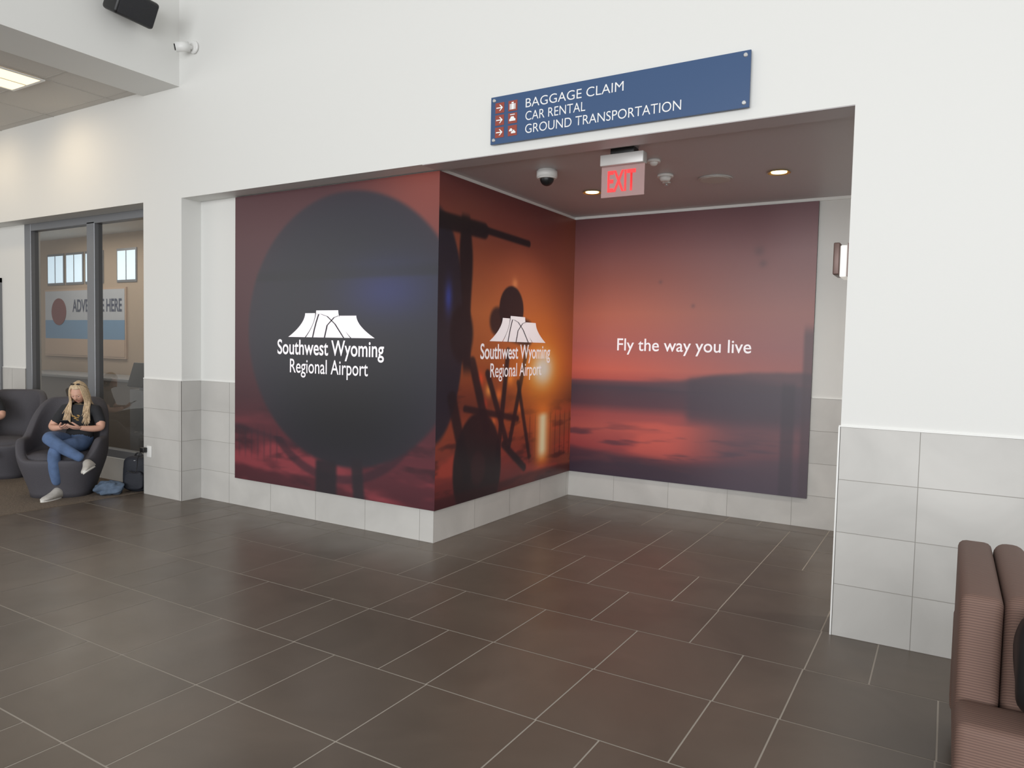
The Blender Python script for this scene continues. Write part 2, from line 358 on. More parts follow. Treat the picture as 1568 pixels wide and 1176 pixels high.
def logo(g,x0,frame,plane):
    flat('mesa_emblem',logo_mesh(),x0+.145,1.07,1.695,LH,M_logo,frame,plane,g)
    for nm,pts in {'swoosh_a':[(.335,.88),(.40,.86),(.47,.78),(.56,.50),(.66,0)],'swoosh_b':[(.60,.80),(.55,.74),(.47,.45),(.44,0)],'swoosh_c':[(.37,.86),(.34,.55),(.32,.3),(.30,0)]}.items():
        V=[];F=[];n=24; P=[Vector((a,b,0)) for a,b in pts]
        Q=[]
        for i in range(n+1):
            t=i/n*(len(P)-1); k=min(int(t),len(P)-2); q=t-k; Q.append(P[k].lerp(P[k+1],q*q*(3-2*q)*.3+q*.7))
        for i,q in enumerate(Q): V+= [(q.x-.007,q.y,0),(q.x+.007,q.y,0)]
        for i in range(n): j=2*i; F.append((j,j+1,j+3,j+2))
        me=bpy.data.meshes.new(nm); me.from_pydata(V,[],F)
        for vv in me.vertices: vv.co=Vector((vv.co.x*1.07,vv.co.y*LH,0))
        off=-.002 if frame=='F' else .002
        M=(Matrix.Translation((x0+.145,plane+off,1.695))@FR) if frame=='F' else (Matrix.Translation((plane+off,x0+.145,1.695))@SD)
        me.transform(M); mkobj(nm,me,M_line,g)
    flat('text_line_1',textmesh('Southwest Wyoming',.014),x0,1.32,1.535,.195,M_logo,frame,plane,g)
    flat('text_line_2',textmesh('Regional Airport',.005),x0+.17,.97,1.365,.185,M_logo,frame,plane,g)
logo(m1,-5.475,'F',Yr-DP-.003)
logo(m2,5.42,'S',Xc+DP+.003)
flat('slogan_text',textmesh('Fly the way you live',.006),-3.06,1.40,1.635,.185,M_logo,'F',Yb-DP-.003,m3)

# ------------------------------------------------------------ directional sign
M_blue=mat('navy_blue_acrylic',(54,82,122),.35); M_rust=mat('rust_red',(150,66,52),.5); M_sw=mat('sign_white',(240,240,240),.4); M_steel=mat('brushed_steel',(205,205,205),.3,metal=.7)
sg=grp('directional_sign',(-2.035,Ym-.03,3.3))
S0,S1,Z0,Z1=-2.965,-1.108,3.126,3.466; yp=Ym-.034
box('plate',S0,S1,Ym-.034,Ym-.018,Z0,Z1,M_blue,sg,bev=.001,seg=1,smooth=False)
for bx,bz in [(S0+.03,Z1-.028),(S1-.03,Z1-.028),(S0+.03,Z0+.028),(S1-.03,Z0+.028)]:
    cyl('standoff',(bx,Ym-.022,bz),.012,.045,M_steel,sg,'Y',bev=.002)
for i,(tx,w) in enumerate([('BAGGAGE CLAIM',.745),('CAR RENTAL',.47),('GROUND TRANSPORTATION',1.14)]):
    flat('text_row_%d'%(i+1),textmesh(tx,-.004),-2.67,w,3.352-.0905*i,.092,M_sw,'F',yp-.002,sg)
def poly(name,pts,m,plane,parent):
    pyd(name,[(x,plane,z) for x,z in pts],[tuple(range(len(pts)))],m,parent)
for i in range(3):
    zc=3.382-.088*i
    box('arrow_tile_%d'%i,-2.925,-2.85,yp-.002,yp+.004,zc-.037,zc+.037,M_rust,sg)
    ax=-2.888
    poly('arrow_%d'%i,[(ax-.028,zc-.004),(ax+.012,zc-.004),(ax-.004,zc-.022),(ax+.006,zc-.022),(ax+.028,zc),(ax+.006,zc+.022),(ax-.004,zc+.022),(ax+.012,zc+.004),(ax-.028,zc+.004)],M_sw,yp-.004,sg)
    box('icon_tile_%d'%i,-2.815,-2.74,yp-.002,yp+.004,zc-.037,zc+.037,M_rust,sg)
    ix=-2.778
    if i==0:
        for a,b in [(-.024,-.017),(-.013,.013),(.017,.024)]: poly('suitcase',[(ix+a,zc-.026),(ix+b,zc-.026),(ix+b,zc+.014),(ix+a,zc+.014)],M_sw,yp-.004,sg)
        poly('handle',[(ix-.009,zc+.016),(ix+.009,zc+.016),(ix+.009,zc+.026),(ix-.009,zc+.026)],M_sw,yp-.004,sg)
    else:
        for ox,oz,s in ([(0,-.008,1.)] if i==1 else [(-.010,.003,.62),(.010,-.012,.72)]):
            poly('car',[(ix+ox+px*s,zc+oz+pz*s) for px,pz in [(-.026,-.012),(.026,-.012),(.026,.002),(.017,.006),(.010,.020),(-.012,.020),(-.02,.005),(-.026,.001)]],M_sw,yp-.004,sg)
        if i==1: poly('key',[(ix-.02,zc+.022),(ix+.02,zc+.022),(ix+.02,zc+.028),(ix-.02,zc+.028)],M_sw,yp-.004,sg)

# ------------------------------------------------------------ exit sign
ex=grp('exit_sign',(-2.07,4.93,2.95))
M_acr=bpy.data.materials.new('clear_acrylic'); M_acr.use_nodes=True
nt=M_acr.node_tree; nt.nodes.clear(); oo=nt.nodes.new('ShaderNodeOutputMaterial'); mx=nt.nodes.new('ShaderNodeMixShader'); tr=nt.nodes.new('ShaderNodeBsdfTransparent'); pr=nt.nodes.new('ShaderNodeBsdfPrincipled')
pr.inputs['Base Color'].default_value=L4((215,180,178)); pr.inputs['Roughness'].default_value=.15; mx.inputs[0].default_value=.42
nt.links.new(tr.outputs[0],mx.inputs[1]); nt.links.new(pr.outputs[0],mx.inputs[2]); nt.links.new(mx.outputs[0],oo.inputs[0])
M_red=mat('exit_red',(225,50,50),.4,emit=(255,45,50),estr=1.0)
M_hous=mat('brushed_housing',(196,194,192),.35,metal=.2)
box('canopy',-2.16,-1.98,4.90,4.99,3.045,3.085,M_black,ex,bev=.004)
box('housing',-2.235,-1.905,4.89,4.97,2.965,3.045,M_hous,ex,bev=.006)
box('panel',-2.235,-1.905,4.925,4.931,2.745,2.966,M_acr,ex)
flat('exit_letters',textmesh('EXIT',.02),-2.185,.215,2.785,.21,M_red,'F',4.922,ex)

# ------------------------------------------------------------ ceiling devices
ZC=3.085
dc=grp('dome_security_camera',(-2.87,5.26,ZC)); cyl('base',(-2.87,5.26,ZC-.035),.085,.07,M_white,dc,bev=.01)
ell('dome',(-2.87,5.26,ZC-.065),(.058,.058,.062),M_black,dc)
M_gold=mat('warm_reflector',(225,190,110),.25,metal=.6); M_lamp=mat('lamp_glow',(255,230,180),.4,emit=(255,226,160),estr=4)
for k,(x,y) in enumerate([(-2.88,6.15),(-1.23,6.10)]):
    d=grp('recessed_downlight',(x,y,ZC))
    bm=bmesh.new()
    bmesh.ops.create_cone(bm,cap_ends=False,segments=36,radius1=.088,radius2=.06,depth=.012); bm.transform(Matrix.Translation((x,y,ZC-.006)))
    me=bpy.data.meshes.new('r'); bm.to_mesh(me); bm.free(); mkobj('trim_ring',me,M_gold,d,True)
    cyl('lens',(x,y,ZC-.006),.06,.006,M_lamp,d)
    l=bpy.data.lights.new('downlight_lamp','SPOT'); l.energy=42; l.color=(1,.92,.82); l.spot_size=2.2; l.spot_blend=1; l.shadow_soft_size=.06
    lo=bpy.data.objects.new('lamp',l); COL.objects.link(lo); lo.location=(x,y,ZC-.03); par(lo,d)
s=grp('smoke_detector',(-2.07,5.82,ZC)); cyl('base',(-2.07,5.82,ZC-.01),.065,.02,M_white,s); cyl('head',(-2.07,5.82,ZC-.035),.035,.035,M_white,s,r2=.05,bev=.004)
s=grp('ceiling_speaker',(-1.74,6.11,ZC)); cyl('rim',(-1.74,6.11,ZC-.006),.14,.012,M_hous,s,bev=.003); cyl('grille',(-1.74,6.11,ZC-.013),.12,.006,mat('grille_grey',(200,195,190),.6,bump=.3,bscale=300),s)
s=grp('sprinkler_head',(-2.15,6.08,ZC)); cyl('escutcheon',(-2.15,6.08,ZC-.005),.035,.01,M_white,s); cyl('stem',(-2.15,6.08,ZC-.018),.010,.026,M_steel,s); cyl('deflector',(-2.15,6.08,ZC-.032),.018,.004,M_steel,s)
s=grp('motion_sensor',(-1.99,5.33,ZC)); cyl('base',(-1.99,5.33,ZC-.01),.05,.02,M_white,s); ell('eye',(-1.99,5.33,ZC-.02),(.032,.032,.026),M_white,s)
cf=grp('corridor_ceiling_light',(2.6,6.1,ZC)); box('diffuser',2.0,3.2,5.8,6.4,ZC-.03,ZC-.004,mat('corridor_diffuser',(250,248,240),.5,emit=(255,246,232),estr=2.5),cf)  # unseen corridor fixture and lamp, added to brighten the alcove
l=bpy.data.lights.new('corridor_lamp','AREA'); l.shape='RECTANGLE'; l.size=1.2; l.size_y=.6; l.energy=75; l.color=(1,.97,.92)
lo=bpy.data.objects.new('lamp',l); COL.objects.link(lo); lo.location=(2.6,6.1,ZC-.05); par(lo,cf)
ws=grp('wall_sconce',(Xp,4.72,2.19)); M_bronze=mat('bronze_metal',(98,76,70),.35,metal=.3); M_glow=mat('sconce_glass',(240,240,238),.3,emit=(255,250,240),estr=.3)
box('backplate',Xp-.010,Xp,4.62,4.84,2.10,2.29,M_bronze,ws)
box('diffuser',Xp-.050,Xp-.010,4.63,4.83,2.095,2.28,M_glow,ws,bev=.008)
box('shade',Xp-.085,Xp-.051,4.62,4.84,2.11,2.295,M_bronze,ws,bev=.006)

# ------------------------------------------------------------ CCTV + speaker
cc=grp('security_camera',(-6.46,Ym,4.48))
cyl('mount',(-6.44,Ym-.015,4.49),.06,.03,M_white,cc,'Y',bev=.006)
cyl('arm',(-6.45,Ym-.06,4.48),.02,.08,M_white,cc,'Y')
cyl('body',(-6.48,Ym-.11,4.47),.045,.13,M_white,cc,(-.55,-.8,-.2),bev=.006)
cyl('lens',(-6.518,Ym-.165,4.456),.030,.012,M_black,cc,(-.55,-.8,-.2))
sp=grp('wall_speaker',(-6.55,3.95,4.62),)
def rb(name,size,loc,rot,m,parent,bev=.02):
    o=box(name,-size[0]/2,size[0]/2,-size[1]/2,size[1]/2,-size[2]/2,size[2]/2,m,None,bev=bev)
    o.data.transform(Matrix.Translation(loc)@Euler(rot).to_matrix().to_4x4()); par(o,parent); return o
rb('cabinet',(.20,.40,.24),(-6.50,3.98,4.66),(0,.45,.12),M_black,sp,.03)
rb('grille',(.012,.36,.20),(-6.41,3.99,4.615),(0,.45,.12),mat('speaker_mesh',(34,35,40),.6,bump=.6,bscale=260),sp,.004)
rb('bracket',(.12,.05,.05),(-6.63,3.96,4.72),(0,0,0),M_black,sp,.005)

# ------------------------------------------------------------ storefront glass
M_glass=bpy.data.materials.new('storefront_glass'); M_glass.use_nodes=True
nt=M_glass.node_tree; nt.nodes.clear(); oo=nt.nodes.new('ShaderNodeOutputMaterial'); mx=nt.nodes.new('ShaderNodeMixShader'); tr=nt.nodes.new('ShaderNodeBsdfTransparent'); gl=nt.nodes.new('ShaderNodeBsdfGlossy')
tr.inputs[0].default_value=(.72,.74,.74,1); gl.inputs['Roughness'].default_value=.02; mx.inputs[0].default_value=.13
nt.links.new(tr.outputs[0],mx.inputs[1]); nt.links.new(gl.outputs[0],mx.inputs[2]); nt.links.new(mx.outputs[0],oo.inputs[0])
win=grp('window_1',(-8.7,Yr,0))
def fb(n,a,b,c,d): box(n,a,b,Yr,Yr+.10,c,d,M_alu,win,bev=.004,seg=1,smooth=False)
fb('jamb_left',-10.21,-10.06,.30,3.07); fb('mullion',-8.78,-8.62,.30,3.0); fb('jamb_right',-7.42,-7.30,.30,3.07)
fb('head',-10.06,-7.42,2.98,3.07); fb('sill',-10.21,-7.30,.27,.36)
for nm,a,b in [('pane_left',-10.06,-8.78),('pane_right',-8.62,-7.42)]:
    pyd(nm,[(a,Yr+.05,.36),(b,Yr+.05,.36),(b,Yr+.05,2.98),(a,Yr+.05,2.98)],[(0,1,2,3)],M_glass,win)
box('wall_window_curb',-10.21,-7.30,Yr+.0,5.0,0,.27,M_wall)
wains('baseboard_tile_window_curb',-10.21,-7.30,0,.26,'F',Yr,.5)
d1=grp('door_1',(-11.4,Yr,0)); M_wood=mat('brown_wood_door',(130,92,68),.45,noise=.12,nscale=6)
box('leaf',-11.75,-10.86,Yr-.02,Yr+.01,.01,2.35,M_wood,d1); box('frame_right',-10.86,-10.80,Yr-.03,Yr,0,2.41,M_alu,d1); box('frame_top',-11.81,-10.80,Yr-.03,Yr,2.35,2.41,M_alu,d1); box('frame_left',-11.81,-11.75,Yr-.03,Yr,0,2.41,M_alu,d1)
cyl('lever',(-10.95,Yr-.06,1.0),.012,.12,M_steel,d1,'X')
M_beige=mat('beige_wall_paint',(170,152,134),.7)  # stand-in room behind the glass, built in place of its reflections
box('wall_back_office',-18,-6.9,7.1,7.2,0,3.5,M_beige); box('wall_office_side',-6.9,-6.8,5.1,7.2,0,3.5,M_beige)
box('wall_office_left',-18,-17.9,5.0,7.2,0,3.5,M_beige)
box('ceiling_office',-18,-6.8,5.0,7.2,3.4,3.5,M_ceilL); box('floor_office',-18,-6.8,5.0,7.2,-.05,0,mat('office_floor',(96,88,80),.5))
po=grp('advertising_poster',(-13,7.09,1.9))  # stands for a poster reflected in the glass
M_sky=mat('poster_sky_blue',(104,140,174),.4); M_sand=mat('poster_beige',(182,158,138),.4); M_navy=mat('poster_navy',(54,62,88),.4)
box('board',-14.3,-11.75,7.07,7.1,1.30,2.50,M_sand,po); box('picture_low',-14.27,-11.78,7.064,7.07,1.33,1.62,M_sand,po); box('picture_middle',-14.27,-11.78,7.064,7.07,1.62,1.95,M_sky,po); box('picture_high',-14.27,-11.78,7.064,7.07,1.95,2.47,mat('poster_haze',(176,180,188),.4),po)
flat('headline',textmesh('ADVERTISE HERE',.02),-13.35,1.5,2.10,.30,M_navy,'F',7.06,po)
cyl('emblem',(-13.8,7.06,2.10),.24,.01,mat('poster_maroon',(110,50,48),.5),po,'Y')
M_winrefl=mat('daylight_pane',(220,235,245),.3,emit=(205,228,245),estr=.9)  # glowing panes standing in for windows reflected in the glass
for k in range(4):
    x=-14.2+k*.62
    if k==3: x=-12.0
    w=grp('window_%d'%(k+2),(x+.25,7.09,2.9))
    box('pane',x,x+.5,7.08,7.1,2.62,3.1,M_winrefl,w); box('frame',x-.03,x+.53,7.085,7.1,2.58,3.14,M_alu,w); box('glazing_bar',x+.24,x+.26,7.076,7.085,2.62,3.1,M_alu,w)
ct=grp('service_counter',(-11.5,6.5,0)); M_cg=mat('counter_grey',(130,130,132),.4)
box('body',-13.8,-9.9,6.3,6.9,0,1.0,mat('counter_front',(126,118,112),.5),ct); box('top',-13.9,-9.8,6.2,6.95,1.0,1.05,M_cg,ct,bev=.01)
ki=grp('check_in_kiosk',(-9.5,5.9,0)); box('pedestal',-9.65,-9.35,5.85,6.1,0,.95,M_cg,ki,bev=.02); rb('screen',(.34,.05,.34),(-9.5,5.9,1.15),(-.3,0,0),M_black,ki,.01); rb('neck',(.08,.06,.2),(-9.5,5.95,1.0),(0,0,0),M_cg,ki,.01)
for k in range(3):
    a=-12.64+k*1.7; w=grp('ceiling_office_strip_light',(a+.5,6.2,3.39)); box('tube',a+.04,a+.94,6.1,6.25,3.372,3.386,M_lamp,w); box('tray',a,a+.98,6.07,6.28,3.384,3.399,M_trim,w)
l=bpy.data.lights.new('office_light','AREA'); l.energy=55; l.size=4; l.size_y=1; l.shape='RECTANGLE'; l.color=(1,.93,.84)  # lamp added to light the stand-in room
lo=bpy.data.objects.new('office_light',l); COL.objects.link(lo); lo.location=(-11.5,6.0,3.35)
ot=grp('wall_outlet',(-7.2,Ym,.45)); box('plate',-7.235,-7.155,Ym-.016,Ym-.008,.40,.52,M_white,ot,bev=.004); box('charger',-7.29,-7.225,Ym-.06,Ym-.012,.45,.50,M_black,ot,bev=.006)
curve('cable',[[(-7.28,Ym-.05,.46),(-7.31,Ym-.07,.40),(-7.33,Ym-.06,.30),(-7.34,Ym-.08,.2),(-7.42,Ym-.12,.25)]],.004,M_black,ot)

# ------------------------------------------------------------ tub chairs
M_chair=mat('charcoal_upholstery',(78,76,82),.7,noise=.08,nscale=90,bump=.15,bscale=300)
def sm(a,b,x): t=min(1,max(0,(x-a)/(b-a))); return t*t*(3-2*t)
def tub_chair(loc,rz):
    n=72
    def plan(phi,a,b,e=2.8):
        c,s_=math.sin(phi),math.cos(phi)
        r=(abs(c/a)**e+abs(s_/b)**e)**(-1/e); return c*r,s_*r
    prof=[('o',k/8) for k in range(9)]+[('r',k/6) for k in range(1,6)]+[('i',k/6) for k in range(7)]
    V=[];F=[]
    for typ,q in prof:
        for j in range(n):
            phi=2*math.pi*j/n; w=(1-math.cos(phi))/2
            h=.40+.20*sm(.10,.36,w)+.39*sm(.55,.93,w); th=.075
            if typ=='o': z=.0+(h-.03)*q; ins=0
            elif typ=='r': a=math.pi*q; z=h-.03+.03*math.sin(a); ins=th*(1-math.cos(a))/2
            else: z=(h-.03)+(min(.43,h)-(h-.03))*q if h>.46 else h-.03+.02*q; ins=th+.015*math.sin(q*math.pi/2)
            sc_=.70+.30*sm(-.05,.48,z)
            x,y=plan(phi,.40*sc_-ins,.385*sc_-ins)
            back=sm(.5,1,w); y-=.16*max(0,z-.42)*back*1.3
            V.append((x,y,z))
    m=len(prof)
    for i in range(m-1):
        for j in range(n):
            a=i*n+j;b=i*n+(j+1)%n; F.append((a,b,b+n,a+n))
    base=len(V); R_=6
    for i in range(R_):
        f=1-(i+1)/R_
        for j in range(n):
            p=V[(m-1)*n+j]; V.append((p[0]*f,p[1]*f,.43+.035*(1-f*f) if i>0 else .445))
    for i in range(R_):
        for j in range(n):
            a0=(m-1)*n if i==0 else base+(i-1)*n; b0=base+i*n
            F.append((a0+j,a0+(j+1)%n,b0+(j+1)%n,b0+j))
    F.append(tuple(reversed(range(n))))
    o=pyd('lounge_tub_chair',V,F,M_chair,None,True)
    bm=bmesh.new(); bm.from_mesh(o.data); bmesh.ops.remove_doubles(bm,verts=bm.verts,dist=.0002); bmesh.ops.recalc_face_normals(bm,faces=bm.faces); bm.to_mesh(o.data); bm.free()
    o.location=loc; o.rotation_euler=(0,0,rz); return o
tub_chair((-7.95,4.10,.004),math.radians(-134))
tub_chair((-9.50,4.22,.004),math.radians(-140))

# ------------------------------------------------------------ people
M_skin=mat('skin',(216,168,146),.5)
M_tee=mat('black_tshirt',(42,43,47),.85,noise=.15,nscale=14)
M_jean=mat('blue_denim',(84,106,142),.85,noise=.25,nscale=12,bump=.2,bscale=60)
M_hair=mat('blonde_hair',(200,176,144),.5,noise=.25,nscale=60); M_shoe=mat('grey_sneaker',(190,186,180),.6,noise=.1,nscale=40); M_sole=mat('white_rubber',(226,224,218),.6)
M_lip=mat('lips',(190,112,106),.4); M_eye=mat('eye_white',(230,226,222),.3); M_iris=mat('iris',(60,50,44),.3); M_print=mat('gold_print',(176,140,80),.6); M_lens=mat('sunglass_lens',(30,24,24),.15)
M_dkhair=mat('dark_hair',(44,34,30),.5); M_dj=mat('dark_trousers',(40,42,50),.8)
def seg3(p,a,b):
    ab=b-a; t=max(0,min(1,(p-a).dot(ab)/ab.length_squared)); return (p-a-ab*t).length,t
def shoe(name,ank,toe,up,parent,m,ms):
    ank=Vector(ank);toe=Vector(toe); f=(toe-ank)
    up=Vector(up).normalized(); f=(f-up*f.dot(up)).normalized(); r=f.cross(up)
    V=[];F=[];n=20; st=[(-.055,.02,.04),(-.05,.034,.075),(-.02,.042,.115),(.02,.043,.110),(.06,.044,.082),(.11,.047,.060),(.155,.045,.047),(.185,.034,.036),(.198,.016,.022)]
    for (s,w,h) in st:
        for j in range(n):
            a=2*math.pi*j/n; x=math.cos(a)*w; z=math.sin(a)*h*.5+h*.5; z=max(z,.004) if math.sin(a)>-.3 else .012
            V.append(ank+f*s+r*x+up*(z-.085))
    for i in range(len(st)-1):
        for j in range(n): a=i*n+j;b=i*n+(j+1)%n; F.append((a,b,b+n,a+n))
    F.append(tuple(range(n))[::-1]); F.append(tuple((len(st)-1)*n+j for j in range(n)))
    pyd(name,[tuple(v) for v in V],F,m,parent,True)
    V=[]; pts=[]
    for i in range(28):
        a=2*math.pi*i/28; s=.07+.137*math.cos(a); w=(.040+.009*math.cos(a))*math.sin(a); pts.append((s,w))
    for z in (-.088,-.060):
        for s,w in pts: V.append(tuple(ank+f*s+r*w+up*z))
    F=[tuple(range(28))[::-1],tuple(range(28,56))]+[(i,(i+1)%28,28+(i+1)%28,28+i) for i in range(28)]
    pyd(name+'_sole',V,F,ms,parent)
def hand(name,wrist,fwd,palm,thumb_side,curl,parent,m):
    f=Vector(fwd).normalized(); wrist=Vector(wrist)-f*.018; p=Vector(palm); p=(p-f*p.dot(f)).normalized(); s=f.cross(p)*thumb_side
    V=[];E=[];R=[];roots=[]
    lens=[(.040,.024,.020),(.045,.028,.022),(.042,.026,.021),(.033,.020,.018)]
    for k in range(4):
        off=(.027-.018*k); base=len(V); roots.append(base)
        V.append(wrist+s*off*.45); R.append(.016)
        kn=wrist+f*(.078-.004*abs(k-1))+s*off; V.append(wrist+f*.04+s*off*.85); R.append(.0135)
        V.append(kn); R.append(.0105)
        q=kn; ang=0
        for i,l in enumerate(lens[k]):
            ang+=curl*(.8,1.1,.7)[i]; d=f*math.cos(ang)+p*math.sin(ang); q=q+d*l; V.append(q); R.append((.0088,.0080,.0064)[i])
        for i in range(5): E.append((base+i,base+i+1))
    base=len(V); roots.append(base)
    q=wrist+f*.015+s*.018; V.append(q);R.append(.013)
    q=q+f*.030+s*.026+p*.010; V.append(q);R.append(.0115)
    q=q+f*.030+s*.008+p*.018; V.append(q);R.append(.0095)
    q=q+f*.022-s*.004+p*.012; V.append(q);R.append(.0075)
    for i in range(3): E.append((base+i,base+i+1))
    skin(name,[tuple(v) for v in V],E,R,roots,m,parent,1)
def head(parent,c,tilt,turn,mh,long=True,glasses=True):
    Rm=Matrix.Translation(c)@Matrix.Rotation(turn,4,'Z')@Matrix.Rotation(-tilt,4,'X')
    def hp(d,sc=1.0):
        dx,dy,dz=d
        x,y,z=.073*dx,.092*dy,.115*dz
        if dz<0: k=(-dz)**1.4; x*=1-.34*k; y*=1-.22*k if dy>0 else 1-.5*k
        return [x*sc,y*sc,z*sc]
    nu,nv=64,48; V=[];F=[];mi=[]
    G=lambda a,s:math.exp(-(a/s)**2)
    for i in range(nv+1):
        th=math.pi*i/nv
        for j in range(nu):
            ph=2*math.pi*j/nu; d=(math.sin(th)*math.sin(ph),math.sin(th)*math.cos(ph),math.cos(th)); x,y,z=hp(d)
            if d[1]>0:
                y+= .024*G(d[0],.13)*G(d[2]+.20,.14)+.010*G(d[0],.10)*G(d[2]-.02,.22)
                y-= .010*(G(abs(d[0])-.36,.16)*G(d[2]-.03,.11))
                y+= .004*G(abs(d[0])-.3,.3)*G(d[2]-.2,.07)
                y+= .007*G(d[0],.24)*G(d[2]+.47,.055)-.006*G(d[0],.3)*G(d[2]+.475,.015)
                y+= .008*G(d[0],.25)*G(d[2]+.80,.14)
                y+= .004*G(abs(d[0])-.55,.2)*G(d[2]+.2,.2)
            V.append((x,y,z))
    for i in range(nv):
        for j in range(nu):
            a=i*nu+j;b=i*nu+(j+1)%nu; F.append((a,b,b+nu,a+nu))
            v=V[a]; zc=v[2]/.115
            mi.append(1 if (v[1]>.05 and abs(v[0])<.024 and -.535<zc<-.41) else 0)
    me=bpy.data.meshes.new('head'); me.from_pydata(V,[],F); me.update(); me.transform(Rm)
    o=mkobj('head',me,[M_skin,M_lip],parent,True)
    for p,m_ in zip(me.polygons,mi): p.material_index=m_
    R3=Rm.to_3x3()
    for sx in (-1,1):
        def pl(x,y,z): return tuple(Rm@Vector((x,y,z)))
        ell('eye',pl(sx*.027,.074,.004),(.012,.010,.007),M_eye,parent,R3); ell('iris',pl(sx*.027,.082,.000),(.005,.004,.005),M_iris,parent,R3)
        ell('eyelid',pl(sx*.027,.0750,.0085),(.0135,.0115,.0062),M_skin,parent,R3)
        curve('eyebrow',[[pl(sx*.014,.088,.022),pl(sx*.028,.088,.027),pl(sx*.042,.078,.021)]],.0024,mh,parent)
        ell('ear',pl(sx*.072,-.005,-.005),(.008,.017,.03),M_skin,parent,R3)
    V=[];F=[];idx={}
    for i in range(nv+1):
        th=math.pi*i/nv
        for j in range(nu):
            ph=2*math.pi*j/nu; d=(math.sin(th)*math.sin(ph),math.sin(th)*math.cos(ph),math.cos(th))
            if (d[2]>.60 or d[1]<.10 or (abs(d[0])>.80 and d[1]<.45)) and d[2]>-.75:
                x,y,z=hp(d,1.10+.015*math.sin(ph*11)+.01*math.sin(ph*23)); idx[(i,j)]=len(V); V.append((x,y-.002,z+.002))
    for i in range(nv):
        for j in range(nu):
            q=[(i,j),(i,(j+1)%nu),(i+1,(j+1)%nu),(i+1,j)]
            if all(t in idx for t in q): F.append(tuple(idx[t] for t in q))
    me=bpy.data.meshes.new('hair_cap'); me.from_pydata(V,[],F); me.update(); me.transform(Rm); o=mkobj('hair_cap',me,mh,parent,True)
    sd=o.modifiers.new('s','SOLIDIFY'); sd.thickness=.006
    if long:
        rr=random.Random(7); sps=[]
        for k in range(260):
            side=rr.choice((-1,1)); u=rr.random()
            a=math.radians(46+u*127)*side
            fx,fy=math.sin(a),math.cos(a); j=rr.uniform(.97,1.12)
            p0=Vector((side*.006*rr.random()+fx*.015,fy*.045,.120)); p1=Vector((fx*.062*j,fy*.078*j,.092)); p2=Vector((fx*.083*j,fy*.088*j,.01)); p3=Vector((fx*.090*j,fy*.070*j,-.095))
            P=[Rm@p0,Rm@p1,Rm@p2,Rm@p3]; L=rr.uniform(.12,.25); front=fy>-.35
            cx=P[3].x
            if front: p4=Vector((cx*1.15+rr.uniform(-.018,.018),P[3].y*.4+rr.uniform(-.005,.01),P[3].z-L*.5)); p5=Vector((cx*1.15+rr.uniform(-.035,.035),-.012+rr.uniform(-.01,.012),P[3].z-L))
            else: p4=Vector((cx+rr.uniform(-.02,.02),-.20,P[3].z-L*.5)); p5=Vector((cx*1.3,-.235,P[3].z-L))
            sps.append([tuple(p) for p in P]+[tuple(p4),tuple(p5)])
        curve('long_hair',sps,.0052,mh,parent,[.7,1,1.1,1.2,1.1,.35],2)
    if glasses:
        e=math.radians(66)
        for sx in (-1,1): ell('sunglass_lens',tuple(Rm@Vector((sx*.028,.100*math.cos(e)+.0,.133*math.sin(e)+.002))),(.019,.005,.011),M_lens,parent,(Rm@Matrix.Rotation(e,4,'X')).to_3x3())
        curve('sunglass_frame',[[tuple(Rm@Vector(p)) for p in [(-.086,-.05,.02),(-.084,-.01,.06),(-.058,.035,.115),(0,.045,.129),(.058,.035,.115),(.084,-.01,.06),(.086,-.05,.02)]]],.0015,M_lens,parent)
